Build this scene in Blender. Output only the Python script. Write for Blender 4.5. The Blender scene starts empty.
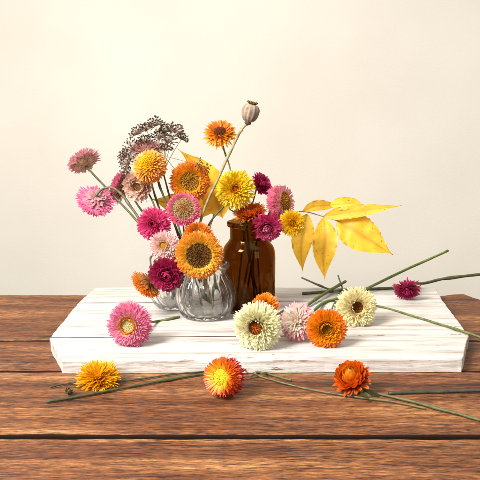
import bpy, bmesh, math, random
from math import sin, cos, pi, radians
from mathutils import Vector, noise

random.seed(7)
scene = bpy.context.scene
C = scene.collection

# ------------------------------------------------------------------ camera
HC = 0.275; ZB = 0.0150; F = 700.0; PITCH = radians(9.75)
FW = Vector((0, cos(PITCH), -sin(PITCH))); UP = Vector((0, sin(PITCH), cos(PITCH))); RT = Vector((1, 0, 0))
CAM = Vector((0, 0, HC))
cam_d = bpy.data.cameras.new('camera'); cam = bpy.data.objects.new('camera', cam_d); C.objects.link(cam)
cam.location = CAM; cam.rotation_euler = (radians(90) - PITCH, 0, 0)
cam_d.sensor_width = 36; cam_d.lens = F / 480 * 36; cam_d.clip_start = 0.01; cam_d.clip_end = 50
scene.camera = cam
def ray(px, py): return FW + RT * ((px - 240) / F) + UP * ((240 - py) / F)
def W(px, py, Y):
    d = ray(px, py); return CAM + d * (Y / d.y)
def Z(px, py, z):
    d = ray(px, py); return CAM + d * ((z - HC) / d.z)
def px2m(r, P): return r * (P - CAM).dot(FW) / F
def lin(c):
    return tuple(((v/255)/12.92 if v/255 <= 0.04045 else ((v/255+0.055)/1.055)**2.4) for v in c)
def mix(a, b, t): return tuple(a[i] + (b[i]-a[i])*t for i in range(3))

# ------------------------------------------------------------------ materials
def newmat(name):
    m = bpy.data.materials.new(name); m.use_nodes = True
    nt = m.node_tree; nt.nodes.clear()
    out = nt.nodes.new('ShaderNodeOutputMaterial')
    return m, nt, out
def N(nt, typ, **kw):
    n = nt.nodes.new(typ)
    for k, v in kw.items():
        if k.startswith('_'): setattr(n, k[1:], v)
        else: n.inputs[k.replace('_', ' ')].default_value = v
    return n
def ramp(nt, stops):
    n = nt.nodes.new('ShaderNodeValToRGB'); cr = n.color_ramp
    while len(cr.elements) < len(stops): cr.elements.new(0.5)
    for e, (p, c) in zip(cr.elements, stops):
        e.position = p; e.color = tuple(c) + (1,) if len(c) == 3 else c
    return n
def mapping(nt, scale, kind='Object'):
    tc = nt.nodes.new('ShaderNodeTexCoord'); mp = nt.nodes.new('ShaderNodeMapping')
    mp.inputs['Scale'].default_value = scale
    nt.links.new(tc.outputs[kind], mp.inputs['Vector']); return mp
def mixc(nt, blend='MIX'):
    n = nt.nodes.new('ShaderNodeMix'); n.data_type = 'RGBA'; n.blend_type = blend; return n

def petal_material(name, trans=0.3, rough=0.36, spec=0.5, fine=900, var=0.28):
    m, nt, out = newmat(name); L = nt.links
    at = N(nt, 'ShaderNodeVertexColor', _layer_name='Col')
    mp = mapping(nt, (1, 1, 1)); no = N(nt, 'ShaderNodeTexNoise', Scale=fine, Detail=3)
    L.new(mp.outputs[0], no.inputs['Vector'])
    rp = ramp(nt, [(0.3, (1-var,)*3), (0.7, (1,)*3)]); L.new(no.outputs['Fac'], rp.inputs[0])
    mx = mixc(nt, 'MULTIPLY'); mx.inputs[0].default_value = 1
    L.new(at.outputs['Color'], mx.inputs[6]); L.new(rp.outputs[0], mx.inputs[7])
    bs = N(nt, 'ShaderNodeBsdfPrincipled', Roughness=rough); bs.inputs['Specular IOR Level'].default_value = spec
    tr = nt.nodes.new('ShaderNodeBsdfTranslucent')
    L.new(mx.outputs[2], bs.inputs['Base Color']); L.new(mx.outputs[2], tr.inputs['Color'])
    ms = nt.nodes.new('ShaderNodeMixShader'); ms.inputs[0].default_value = trans
    L.new(bs.outputs[0], ms.inputs[1]); L.new(tr.outputs[0], ms.inputs[2]); L.new(ms.outputs[0], out.inputs[0])
    return m
M_PETAL = petal_material('papery_bracts', 0.38, var=.18)
M_DISC = petal_material('flower_centre', 0.05, 0.7, 0.2, 1500, .4)
M_LEAF = petal_material('yellow_leaf', 0.36, 0.5, 0.3, 90, .14)
def leaf_spots(m):
    nt = m.node_tree; L = nt.links; bs = next(n for n in nt.nodes if n.type == 'BSDF_PRINCIPLED'); tr = next(n for n in nt.nodes if n.type == 'BSDF_TRANSLUCENT')
    src = bs.inputs['Base Color'].links[0].from_socket
    mp = mapping(nt, (1, 1, 1)); v = N(nt, 'ShaderNodeTexNoise', Scale=420, Detail=2, Roughness=.5); L.new(mp.outputs[0], v.inputs['Vector'])
    r = ramp(nt, [(0.66, (0,)*3), (0.72, (1,)*3)]); L.new(v.outputs['Fac'], r.inputs[0])
    mx = mixc(nt); L.new(r.outputs[0], mx.inputs[0]); L.new(src, mx.inputs[6]); mx.inputs[7].default_value = lin((158, 104, 40))+(1,)
    L.new(mx.outputs[2], bs.inputs['Base Color']); L.new(mx.outputs[2], tr.inputs['Color'])
leaf_spots(M_LEAF)
M_DRY = petal_material('dry_plant', 0.05, 0.75, 0.2, 700, .4)

def stem_material():
    m, nt, out = newmat('green_stem'); L = nt.links
    at = N(nt, 'ShaderNodeVertexColor', _layer_name='Col')
    mp = mapping(nt, (1, 1, 1)); no = N(nt, 'ShaderNodeTexNoise', Scale=160, Detail=6)
    L.new(mp.outputs[0], no.inputs['Vector'])
    rp = ramp(nt, [(0.3, (0.45, .45, .4)), (0.55, (0.95,)*3), (0.75, (1.25, 1.2, 1.1))]); L.new(no.outputs['Fac'], rp.inputs[0])
    mx = mixc(nt, 'MULTIPLY'); mx.inputs[0].default_value = 1
    L.new(at.outputs['Color'], mx.inputs[6]); L.new(rp.outputs[0], mx.inputs[7])
    bs = N(nt, 'ShaderNodeBsdfPrincipled', Roughness=0.6); L.new(mx.outputs[2], bs.inputs['Base Color'])
    bp = N(nt, 'ShaderNodeBump', Strength=0.5, Distance=0.0006); L.new(no.outputs['Fac'], bp.inputs['Height'])
    L.new(bp.outputs[0], bs.inputs['Normal']); L.new(bs.outputs[0], out.inputs[0])
    return m
M_STEM = stem_material()

def glass_material(name, col, mixt, rough=0.0, ior=1.45, bump=.25):
    m, nt, out = newmat(name); L = nt.links
    g = N(nt, 'ShaderNodeBsdfGlass', Roughness=rough, IOR=ior); g.inputs['Color'].default_value = col + (1,)
    t = nt.nodes.new('ShaderNodeBsdfTransparent'); t.inputs['Color'].default_value = col + (1,)
    no = N(nt, 'ShaderNodeTexNoise', Scale=45, Detail=1); mp = mapping(nt, (1, 1, 1)); L.new(mp.outputs[0], no.inputs['Vector'])
    bp = N(nt, 'ShaderNodeBump', Strength=bump, Distance=0.002); L.new(no.outputs['Fac'], bp.inputs['Height'])
    L.new(bp.outputs[0], g.inputs['Normal'])
    ms = nt.nodes.new('ShaderNodeMixShader'); ms.inputs[0].default_value = mixt
    L.new(g.outputs[0], ms.inputs[1]); L.new(t.outputs[0], ms.inputs[2]); L.new(ms.outputs[0], out.inputs[0])
    return m
M_GLASS = glass_material('clear_glass', (0.995, 0.995, 0.99), 0.06, bump=0)
M_AMBER = glass_material('amber_glass', (0.54, 0.36, 0.14), 0.0, bump=0)

def wood_material():
    m, nt, out = newmat('oiled_wood'); L = nt.links
    info = nt.nodes.new('ShaderNodeObjectInfo')
    tc = nt.nodes.new('ShaderNodeTexCoord')
    off = nt.nodes.new('ShaderNodeVectorMath'); off.operation = 'MULTIPLY_ADD'
    cmb = nt.nodes.new('ShaderNodeCombineXYZ')
    for i in range(3): L.new(info.outputs['Random'], cmb.inputs[i])
    off.inputs[1].default_value = (13.7, 9.1, 3.3)
    L.new(cmb.outputs[0], off.inputs[0]); L.new(tc.outputs['Object'], off.inputs[2])
    # gentle warp so that the grain wanders
    w = N(nt, 'ShaderNodeTexNoise', Scale=5.0, Detail=2); L.new(off.outputs[0], w.inputs['Vector'])
    wm = nt.nodes.new('ShaderNodeVectorMath'); wm.operation = 'MULTIPLY_ADD'; wm.inputs[1].default_value = (0, .012, .012)
    L.new(w.outputs['Color'], wm.inputs[0]); L.new(off.outputs[0], wm.inputs[2])
    def streak(scale, det, rough=.6):
        mp = nt.nodes.new('ShaderNodeMapping'); mp.inputs['Scale'].default_value = scale
        L.new(wm.outputs[0], mp.inputs['Vector'])
        n = N(nt, 'ShaderNodeTexNoise', Scale=1.0, Detail=det, Roughness=rough); L.new(mp.outputs[0], n.inputs['Vector']); return n
    big = streak((3.0, 34, 34), 6, .7); mid = streak((16, 230, 230), 6, .8); fine = streak((85, 620, 620), 3, .75); blot = streak((3.5, 9, 9), 3)
    r1 = ramp(nt, [(0.30, lin((78, 41, 22))), (0.44, lin((116, 69, 38))), (0.56, lin((140, 89, 50))), (0.70, lin((180, 131, 84)))])
    L.new(big.outputs['Fac'], r1.inputs[0])
    r2 = ramp(nt, [(0.36, (.42, .36, .32)), (0.45, (.84, .80, .77)), (0.54, (1.0,)*3), (0.64, (1.3, 1.32, 1.3))])
    L.new(mid.outputs['Fac'], r2.inputs[0])
    r3 = ramp(nt, [(0.38, (.26, .20, .17)), (0.47, (.88, .86, .84)), (0.56, (1.0,)*3), (.64, (1.75, 1.8, 1.75))])
    L.new(fine.outputs['Fac'], r3.inputs[0])
    r4 = ramp(nt, [(0.3, (.72, .64, .60)), (0.6, (1.05, 1.05, 1.03))]); L.new(blot.outputs['Fac'], r4.inputs[0])
    co = r1.outputs[0]
    crk = streak((3.6, 60, 60), 4, .6); r5 = ramp(nt, [(0.488, (1,)*3), (0.497, (.16, .12, .1)), (0.503, (.16, .12, .1)), (0.512, (1,)*3)]); L.new(crk.outputs['Fac'], r5.inputs[0])
    msk = streak((2.2, 12, 12), 2); r6 = ramp(nt, [(0.44, (1,)*3), (0.50, (0,)*3)]); L.new(msk.outputs['Fac'], r6.inputs[0])
    r7 = mixc(nt, 'SCREEN'); r7.inputs[0].default_value = 1; L.new(r5.outputs[0], r7.inputs[6]); L.new(r6.outputs[0], r7.inputs[7])
    class _o: outputs = [r7.outputs[2]]
    for r in (r2, r3, r4, _o):
        mx = mixc(nt, 'MULTIPLY'); mx.inputs[0].default_value = 1
        L.new(co, mx.inputs[6]); L.new(r.outputs[0], mx.inputs[7]); co = mx.outputs[2]
    bs = N(nt, 'ShaderNodeBsdfPrincipled', Roughness=0.55); bs.inputs['Specular IOR Level'].default_value = .35
    L.new(co, bs.inputs['Base Color'])
    ad = nt.nodes.new('ShaderNodeMath'); ad.operation = 'MULTIPLY_ADD'; ad.inputs[1].default_value = .8
    L.new(fine.outputs['Fac'], ad.inputs[0]); L.new(mid.outputs['Fac'], ad.inputs[2])
    bp = N(nt, 'ShaderNodeBump', Strength=1.0, Distance=0.0011); L.new(ad.outputs[0], bp.inputs['Height'])
    L.new(bp.outputs[0], bs.inputs['Normal']); L.new(bs.outputs[0], out.inputs[0])
    return m
M_WOOD = wood_material()

def paint_material():
    m, nt, out = newmat('worn_white_paint'); L = nt.links
    def nz(scale, det=4, rough=.6):
        mp = mapping(nt, scale); n = N(nt, 'ShaderNodeTexNoise', Scale=1.0, Detail=det, Roughness=rough); L.new(mp.outputs[0], n.inputs['Vector']); return n
    a = nz((7, 90, 90)); b = nz((40, 420, 300), 4); c = nz((9, 22, 30), 5, .7); d = nz((60, 330, 330), 3, .7)
    r1 = ramp(nt, [(0.34, lin((164, 153, 142))), (0.47, lin((190, 184, 176))), (0.68, lin((205, 201, 195)))]); L.new(a.outputs['Fac'], r1.inputs[0])
    r2 = ramp(nt, [(0.32, (.62, .57, .52)), (0.44, (1,)*3)]); L.new(b.outputs['Fac'], r2.inputs[0])
    mx = mixc(nt, 'MULTIPLY'); mx.inputs[0].default_value = .75; L.new(r1.outputs[0], mx.inputs[6]); L.new(r2.outputs[0], mx.inputs[7])
    # rubbed-through spots: where both a broad and a fine noise are high
    mu0 = nt.nodes.new('ShaderNodeMath'); mu0.operation = 'MULTIPLY'; L.new(c.outputs['Fac'], mu0.inputs[0]); L.new(d.outputs['Fac'], mu0.inputs[1])
    ge = nt.nodes.new('ShaderNodeNewGeometry'); sx = nt.nodes.new('ShaderNodeSeparateXYZ'); L.new(ge.outputs['True Normal'], sx.inputs[0])
    re_ = ramp(nt, [(0.05, (.10,)*3), (0.30, (1,)*3), (.90, (1,)*3), (.985, (0,)*3)]); L.new(sx.outputs[2], re_.inputs[0])
    mu = nt.nodes.new('ShaderNodeMath'); mu.operation = 'MULTIPLY_ADD'; mu.inputs[1].default_value = .10; L.new(re_.outputs[0], mu.inputs[0]); L.new(mu0.outputs[0], mu.inputs[2])
    r3 = ramp(nt, [(0.385, (0,)*3), (0.415, (1,)*3)]); L.new(mu.outputs[0], r3.inputs[0])
    mx2 = mixc(nt); L.new(r3.outputs[0], mx2.inputs[0]); L.new(mx.outputs[2], mx2.inputs[6]); mx2.inputs[7].default_value = lin((128, 100, 80)) + (1,)
    bs = N(nt, 'ShaderNodeBsdfPrincipled', Roughness=0.6); L.new(mx2.outputs[2], bs.inputs['Base Color'])
    bp = N(nt, 'ShaderNodeBump', Strength=0.7, Distance=0.0012); L.new(b.outputs['Fac'], bp.inputs['Height'])
    bp2 = N(nt, 'ShaderNodeBump', Strength=0.5, Distance=0.003); L.new(a.outputs['Fac'], bp2.inputs['Height']); L.new(bp.outputs[0], bp2.inputs['Normal'])
    L.new(bp2.outputs[0], bs.inputs['Normal']); L.new(bs.outputs[0], out.inputs[0])
    return m
M_PAINT = paint_material()
def wall_material():
    m, nt, out = newmat('cream_plaster'); L = nt.links
    mp = mapping(nt, (1, 1, 1)); n = N(nt, 'ShaderNodeTexNoise', Scale=2.6, Detail=5); L.new(mp.outputs[0], n.inputs['Vector'])
    r = ramp(nt, [(0.3, lin((200, 194, 181))), (0.7, lin((210, 205, 193)))]); L.new(n.outputs['Fac'], r.inputs[0])
    n2 = N(nt, 'ShaderNodeTexNoise', Scale=260, Detail=4); L.new(mp.outputs[0], n2.inputs['Vector'])
    bs = N(nt, 'ShaderNodeBsdfPrincipled', Roughness=0.85); L.new(r.outputs[0], bs.inputs['Base Color'])
    bp = N(nt, 'ShaderNodeBump', Strength=0.25, Distance=0.001); L.new(n2.outputs['Fac'], bp.inputs['Height'])
    L.new(bp.outputs[0], bs.inputs['Normal']); L.new(bs.outputs[0], out.inputs[0]); return m
M_WALL = wall_material()
def flat_material(name, col, rough=.95):
    m, nt, out = newmat(name)
    n = N(nt, 'ShaderNodeTexNoise', Scale=30, Detail=4)
    r = ramp(nt, [(0.3, tuple(v*.7 for v in col)), (0.7, col)]); nt.links.new(n.outputs['Fac'], r.inputs[0])
    bs = N(nt, 'ShaderNodeBsdfPrincipled', Roughness=rough); bs.inputs['Specular IOR Level'].default_value = .05; nt.links.new(r.outputs[0], bs.inputs['Base Color'])
    nt.links.new(bs.outputs[0], out.inputs[0]); return m
M_DARK = flat_material('gap_shade_black', (0.004, .003, .002))  # near black: the shade below the plank gaps put into the colour
M_SEAM = flat_material('old_wood_edge_gap_shade', (0.022, .012, .008))  # old edge wood, coloured extra dark to paint in the shade of the seams
M_GRIME_SHADE = flat_material('grimy_shaded_board_edge', (0.10, .065, .045))  # worn brown seam edges, with gap shade also painted into the tone

# ------------------------------------------------------------------ object helpers
def tag(o, label=None, cat=None, group=None, kind=None):
    if label: o['label'] = label
    if cat: o['category'] = cat
    if group: o['group'] = group
    if kind: o['kind'] = kind
    return o
def empty(name, loc, label, cat, group=None):
    o = bpy.data.objects.new(name, None); C.objects.link(o); o.location = loc
    o.empty_display_size = 0.01
    return tag(o, label, cat, group)
class MB:
    def __init__(s): s.v = []; s.f = []; s.c = []
    def add(s, vs, fs, cs):
        b = len(s.v); s.v += [tuple(v) for v in vs]; s.c += cs; s.f += [tuple(i + b for i in f) for f in fs]
    def build(s, name, mat, parent=None, origin=None, smooth=True):
        o0 = parent.location if parent is not None and parent.parent is None else Vector((0, 0, 0))
        if origin is not None: o0 = origin
        if parent is not None and parent.parent is not None: o0 = parent['_o']
        me = bpy.data.meshes.new(name)
        me.from_pydata([(v[0]-o0[0], v[1]-o0[1], v[2]-o0[2]) for v in s.v], [], s.f)
        if s.c:
            ca = me.color_attributes.new('Col', 'FLOAT_COLOR', 'POINT')
            flat = []
            for c in s.c: flat += [c[0], c[1], c[2], 1.0]
            ca.data.foreach_set('color', flat)
        me.polygons.foreach_set('use_smooth', [smooth]*len(me.polygons))
        me.materials.append(mat); me.update()
        o = bpy.data.objects.new(name, me); C.objects.link(o)
        if parent is not None: o.parent = parent
        else: o.location = o0
        return o
def basis(n):
    n = n.normalized(); a = Vector((0, 0, 1)) if abs(n.z) < .9 else Vector((0, 1, 0))
    x = a.cross(n).normalized(); y = n.cross(x); return x, y, n
def catmull(P, seg=8):
    if len(P) == 2: return [P[0].lerp(P[1], i/seg) for i in range(seg+1)]
    Q = [P[0]*2-P[1]] + P + [P[-1]*2-P[-2]]; out = []
    for i in range(1, len(Q)-2):
        for k in range(seg):
            t = k/seg; a, b, c, d = Q[i-1], Q[i], Q[i+1], Q[i+2]
            out.append(0.5*((2*b)+(c-a)*t+(2*a-5*b+4*c-d)*t*t+(3*b-a-3*c+d)*t**3))
    out.append(P[-1]); return out
def tube(mb, P, r0, r1, ca, cb, seg=8, sides=7, rough=.12, ends=True):
    pts = catmull([Vector(p) for p in P], seg); n = len(pts)
    vs = []; cs = []; fs = []
    ref = Vector((.13, .2, .97)); seedv = random.random()*50; nodes = [random.uniform(.1, .9) for _ in range(3)] if r0 > .0008 else []
    for i, p in enumerate(pts):
        t = (pts[min(i+1, n-1)] - pts[max(i-1, 0)]).normalized()
        x = ref.cross(t)
        if x.length < .05: x = Vector((1, 0, 0)).cross(t)
        x.normalize(); y = t.cross(x)
        u = i/(n-1); r = r0+(r1-r0)*u
        r *= .80*(1 + rough*1.6*noise.noise(Vector((seedv, i*.45, 0))) + sum(.32*math.exp(-((u-q)*45)**2) for q in nodes))
        if 0 < i < n-1: p = p + Vector((noise.noise(Vector((seedv, i*.3, 5))), noise.noise(Vector((seedv, i*.3, 9))), 0))*r*.5
        col = mix(ca, cb, u)
        for k in range(sides):
            a = 2*pi*k/sides
            rr = r*(1+.10*(k % 2))
            vs.append(p + (x*cos(a)+y*sin(a))*rr); cs.append(tuple(v*(.85+.3*random.random()) for v in col))
    for i in range(n-1):
        for k in range(sides):
            k2 = (k+1) % sides; fs.append((i*sides+k, i*sides+k2, (i+1)*sides+k2, (i+1)*sides+k))
    if ends:
        fs.append(tuple(range(sides))[::-1]); fs.append(tuple(range((n-1)*sides, n*sides)))
    mb.add(vs, fs, cs)
def jit(c, a=.12):
    k = 1 + random.uniform(-a, a); return tuple(max(0, v*k) for v in c)

# ------------------------------------------------------------------ strawflower
PROF = [(0, .50), (.2, .80), (.45, 1.0), (.70, 1.0), (.88, .82), (1.0, .34)]
def petal(mb, base, rad, up, tan, elev, curl, L, Wd, cb, ct, dish=.25, twist=0, cpow=1.0):
    p = Vector(base); vs = []; cs = []; tprev = 0
    tn = (tan*cos(twist) + up*sin(twist))
    for t, w in PROF:
        dt = t - tprev; am = elev + curl*((t+tprev)/2)
        p = p + (rad*cos(am) + up*sin(am))*(L*dt); tprev = t
        a = elev + curl*t
        nrm = up*cos(a) - rad*sin(a)
        hw = Wd*.5*w
        edge = nrm*(dish*hw)
        vs += [p - tn*hw + edge, p, p + tn*hw + edge]
        c = mix(cb, ct, min(1, t**cpow)); e_ = tuple(min(.95, v*(1.0+.18*t)) for v in c); cs += [e_, tuple(v*.80 for v in c), e_]  # painted sheen: edges and tips lightened, middle darkened for a glossy look
    fs = []
    for i in range(len(PROF)-1):
        a = i*3; fs += [(a, a+1, a+4, a+3), (a+1, a+2, a+5, a+4)]
    mb.add(vs, fs, cs)
def whorl(mb, P, ax, rb, zb, n, elev, curl, L, Wd, cb, ct, ph=0, je=.12, jl=.12, dish=.25, cpow=1.0, jc=.14, gap=0):
    x, y, z = ax
    for k in range(n):
        if gap and random.random() < gap: continue
        a = 2*pi*(k+ph)/n + random.uniform(-.35, .35)*2*pi/n
        rad = x*cos(a)+y*sin(a); tan = y*cos(a)-x*sin(a)
        kc = random.uniform(-jc, jc)
        petal(mb, P + rad*rb + z*zb, rad, z, tan, elev+random.uniform(-je, je), curl+random.uniform(-je, je)*2,
              L*(1+random.uniform(-jl, jl)), Wd*random.uniform(.85, 1.15),
              tuple(v*(1+kc) for v in cb), tuple(v*(1+kc) for v in ct), dish, random.uniform(-.35, .35), cpow)
def disc(mb, P, ax, R, h, c0, c1, n=170, spike=.10, pit=0.0, hair=.0, cx=1.0):
    x, y, z = ax
    def hz(q): return h*(1-q*q) - pit*R*math.exp(-(q/.35)**2)
    vs = [P+z*hz(0)]; cs = [mix(c0, c0, 0)]; fs = []; S = 20; K = 7
    for j in range(1, K+1):
        q = j/K
        for k in range(S):
            a = 2*pi*k/S; vs.append(P+(x*cos(a)+y*sin(a))*R*q+z*hz(q)); cs.append(tuple(v*.7 for v in mix(c0, c1, q**cx)))
    for k in range(S): fs.append((0, 1+k, 1+(k+1) % S))
    for j in range(K-1):
        for k in range(S):
            a = 1+j*S; k2 = (k+1) % S; fs.append((a+k, a+S+k, a+S+k2, a+k2))
    mb.add(vs, fs, cs)
    for i in range(n):
        q = min(1, math.sqrt((i+.5)/n)+random.uniform(-.03, .03)); a = i*2.399963+random.uniform(-.12, .12)/max(q, .2)
        p = P+(x*cos(a)+y*sin(a))*R*q+z*hz(q)
        d = (z + (x*cos(a)+y*sin(a))*(.55*q+hair*q) + Vector((random.uniform(-.2, .2),)*3)).normalized()
        bx, by, _ = basis(d); rr = R*.95/math.sqrt(n)*.85; hh = R*spike*random.uniform(.7, 1.4)
        col = jit(mix(c0, c1, q**cx), .35)
        vv = []
        for k in range(4):
            an = k*pi/2; vv.append(p+(bx*cos(an)+by*sin(an))*rr)
        for k in range(4):
            an = k*pi/2; vv.append(p+d*hh*.75+(bx*cos(an)+by*sin(an))*rr*.8)
        vv.append(p+d*hh)
        f = [(k, (k+1) % 4, 4+(k+1) % 4, 4+k) for k in range(4)] + [(4+k, 4+(k+1) % 4, 8) for k in range(4)]
        mb.add(vv, f, [tuple(v*.7 for v in col)]*4+[col]*4+[tuple(min(1, v*1.2) for v in col)])

G1, G2 = lin((88, 96, 44)), lin((70, 78, 36))
GB1, GB2 = lin((104, 106, 58)), lin((78, 82, 40))
def flower(label, px, py, r, Y, face, st, stem=None, group=None, sr=1.1, scol=None, leaves=None):
    P = W(px, py, Y) if not isinstance(Y, Vector) else Y
    R = px2m(r, P)*1.05; n = Vector((face[0], -face[1], face[2])).normalized()
    ax = basis(n)
    g = dict(N=6, n=34, e0=0, e1=60, c0=-.25, c1=.5, b0=.34, l1=.34, w0=.13, w1=.09, d=.3, h=.12, spike=.22, pit=0, dn=150,
             ca=lin((190, 160, 110)), cpow=1.0, dish=.25, zr=.16, je=.14, gap=0, hair=0, cx=1.0, jc=.2, ib=None, it=None, ob=None, ot=None, calyx=1, nf=1, wf=1, ring=None)
    g.update(st)
    c = {}
    for k in ('ob', 'ot', 'ib', 'it', 'c_in', 'c_out'):
        q = lin(g[k]); m_ = min(1.3, .93/max(q)); c[k] = tuple(v*m_ for v in q)
    root = empty('strawflower', P, label, 'flower', group)
    Rd = g['d']*R
    N_ = g['N']; half = (N_+1)//2
    outer, inner = MB(), MB()
    for i in range(N_):
        t = i/(N_-1)
        elev = radians(g['e0']+(g['e1']-g['e0'])*t); curl = g['c0']+(g['c1']-g['c0'])*t
        rb = (g['b0']*(1-t) + g['d']*.97*t)*R
        L = ((1-g['b0'])*(1-t**1.2)+g['l1']*t**1.2)*R
        zb = (-.10 + g['zr']*t)*R
        nn = int(g['n']*2.25*(1-.28*t)*g['nf']); w = (g['w0']*(1-t)+g['w1']*t)*R*.68*g['wf']
        mb = outer if i < half else inner
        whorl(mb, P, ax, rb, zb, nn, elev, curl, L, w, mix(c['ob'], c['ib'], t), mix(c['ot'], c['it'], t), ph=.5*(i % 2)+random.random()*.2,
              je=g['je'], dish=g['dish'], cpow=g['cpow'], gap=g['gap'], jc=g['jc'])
    outer.build('outer_petals', M_PETAL, root)
    if g['ring']:
        rc = lin(g['ring'])
        for q_, e_ in ((1.1, 42), (1.02, 58), (.94, 80)):
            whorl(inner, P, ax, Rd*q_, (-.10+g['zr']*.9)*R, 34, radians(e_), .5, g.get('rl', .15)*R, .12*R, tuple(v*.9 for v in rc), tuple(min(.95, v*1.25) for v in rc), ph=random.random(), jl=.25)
    inner.build('inner_petals', M_PETAL, root)
    dm = MB(); disc(dm, P+ax[2]*(-.10+g['zr'])*R*.8, ax, Rd, g['h']*R, c['c_in'], c['c_out'], int(g['dn']*1.5), g['spike'], g['pit'], g['hair'], g['cx'])
    dm.build('centre', M_DISC, root)
    # involucre: a bowl of small dry scales behind the head
    cm = MB(); z = ax[2]
    vs = []; cs = []; fs = []; S = 16
    prof = [(.05, -.36), (.18, -.34), (.32, -.26), (.42, -.14), (.44, -.05)]
    for (rr, zz) in prof:
        for k in range(S):
            a = 2*pi*k/S; vs.append(P+(ax[0]*cos(a)+ax[1]*sin(a))*rr*R+z*zz*R); cs.append(tuple(v*.5 for v in g['ca']))
    for j in range(len(prof)-1):
        for k in range(S): fs.append((j*S+k, j*S+(k+1) % S, (j+1)*S+(k+1) % S, (j+1)*S+k))
    fs.append(tuple(range(S))[::-1]); cm.add(vs, fs, cs)
    for i, (rb, zb, el, LL) in enumerate([(.10, -.37, -.25, .26), (.2, -.34, -.05, .3), (.3, -.28, .1, .32), (.38, -.2, .12, .36), (.42, -.12, .05, .42)]):
        t = i/4
        whorl(cm, P, ax, rb*R, zb*R, int(12+12*t), el+.2, -.1, LL*R*g['calyx'], .15*R, tuple(v*.7 for v in g['ca']), mix(g['ca'], c['ot'], t*.75), ph=random.random(), je=.15)
    cm.build('calyx', M_DRY, root)
    if stem:
        sm = MB(); base = P - n*R*.3
        pts = [base, base - n*R*.25] + [Vector(q) for q in stem]
        a, b = scol or (G1, G2)
        rr = px2m(sr, P)
        tube(sm, pts, rr, rr*1.15, a, b)
        so = sm.build('stem', M_STEM, root)
        if leaves:
            so['_o'] = root.location.copy()
            for (q, d, ln, wd, cc) in leaves:
                lm = MB(); x, y, zz = basis(Vector((0, -.2, 1))); dd = Vector(d).normalized(); tt = dd.cross(zz).normalized()
                petal(lm, Vector(q), dd, zz, tt, .3, -1.2, ln, wd, cc, tuple(v*.8 for v in cc), .6)
                lm.build('leaf', M_LEAF, so)
            del so['_o']
    return root

# ------------------------------------------------------------------ table and board
def slab(name, outline, z0, z1, mat, parent, bev, seams=(), smat=None):
    """prism from a top outline; the rim is rounded off"""
    bm = bmesh.new()
    o0 = parent.location
    vs = [bm.verts.new((x-o0[0], y-o0[1], z0-o0[2])) for x, y in outline]
    f = bm.faces.new(vs); f.normal_update()
    if f.normal.z > 0: f.normal_flip()
    ex = bmesh.ops.extrude_face_region(bm, geom=[f])
    up = [e for e in ex['geom'] if isinstance(e, bmesh.types.BMVert)]
    bmesh.ops.translate(bm, verts=up, vec=(0, 0, z1-z0))
    bmesh.ops.recalc_face_normals(bm, faces=bm.faces)
    te = [e for e in bm.edges if all(v in up for v in e.verts)]
    bmesh.ops.bevel(bm, geom=te, offset=bev, segments=3, affect='EDGES', profile=.5, clamp_overlap=True)
    me = bpy.data.meshes.new(name); bm.to_mesh(me); bm.free(); me.materials.append(mat)
    for p in me.polygons:
        p.use_smooth = abs(p.normal.z) < .98 and abs(p.normal.z) > .02
    if smat:
        me.materials.append(smat)
        for p in me.polygons:
            if abs(p.normal.z) < .75 and any(abs(p.center.y+o0[1]-sy) < .009 for sy in seams) and abs(p.normal.y) > .5: p.material_index = 1
    o = bpy.data.objects.new(name, me); C.objects.link(o); o.parent = parent; return o
def edge(pts, n, amp, fr, sd):
    """polyline through pts resampled with wobble across it"""
    out = []
    for i in range(len(pts)-1):
        a, b = Vector(pts[i]).to_2d(), Vector(pts[i+1]).to_2d(); m = max(2, int(n*(b-a).length))
        d = (b-a).normalized(); nn = Vector((-d.y, d.x))
        for k in range(m):
            p = a.lerp(b, k/m); w = noise.noise(Vector((p.x*fr, p.y*fr, sd)))*amp + noise.noise(Vector((p.x*fr*6, p.y*fr*6, sd)))*amp*.35
            out.append((p+nn*w)[:])
    return out
table = empty('wooden_table', (0, .7, -0.03), 'brown plank table top with open dark gaps carrying the white board and loose flowers', 'table')
def yz(py): return Z(240, py, 0).y
y_back, y1, y2, y3 = yz(295.5), yz(341), yz(371.6), yz(436)
def plank(ya, yb, seed, bpts=None, gapf=.0006, amp=.0012, drop=0, fr=14, bev=.0022):
    e = edge([(-.95, ya+gapf), (.95, ya+gapf)], 160, amp, fr, seed)
    e += [(.95, ya+gapf)]
    if bpts: e += edge(bpts, 160, amp*.7, fr, seed+5)
    else: e += edge([(.95, yb-gapf), (-.95, yb-gapf)], 160, amp, fr, seed+3.1)
    e += [(-.95, yb-gapf)]
    return slab('plank', e, -0.03-drop, -drop, M_WOOD, table, bev, (ya, yb), M_SEAM)
nb = lambda px, py: (Z(px, py, 0).x, Z(px, py, 0).y)
plank(y1+.0016, y_back, 1.3, bpts=[(.95, yz(299)), nb(481, 299.5), nb(474, 297.5), nb(464, 293.6), nb(452, 294.2), nb(440, 296), (.2, y_back), (-.35, y_back+.004), (-.95, y_back)])
plank(y2+.001, y1, 4.7, gapf=.0008, amp=.0016)
plank(y3+.0018, y2, 8.2, gapf=.0006, amp=.0024)
plank(.18, y3-.0022, 2.9, gapf=.0006, amp=.0024, drop=.001)
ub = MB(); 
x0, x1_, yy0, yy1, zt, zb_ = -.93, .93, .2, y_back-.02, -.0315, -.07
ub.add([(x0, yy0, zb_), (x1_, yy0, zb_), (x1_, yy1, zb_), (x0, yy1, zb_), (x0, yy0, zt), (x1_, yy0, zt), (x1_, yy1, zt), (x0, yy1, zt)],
       [(3, 2, 1, 0), (4, 5, 6, 7), (0, 1, 5, 4), (1, 2, 6, 5), (2, 3, 7, 6), (3, 0, 4, 7)], [])
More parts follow.
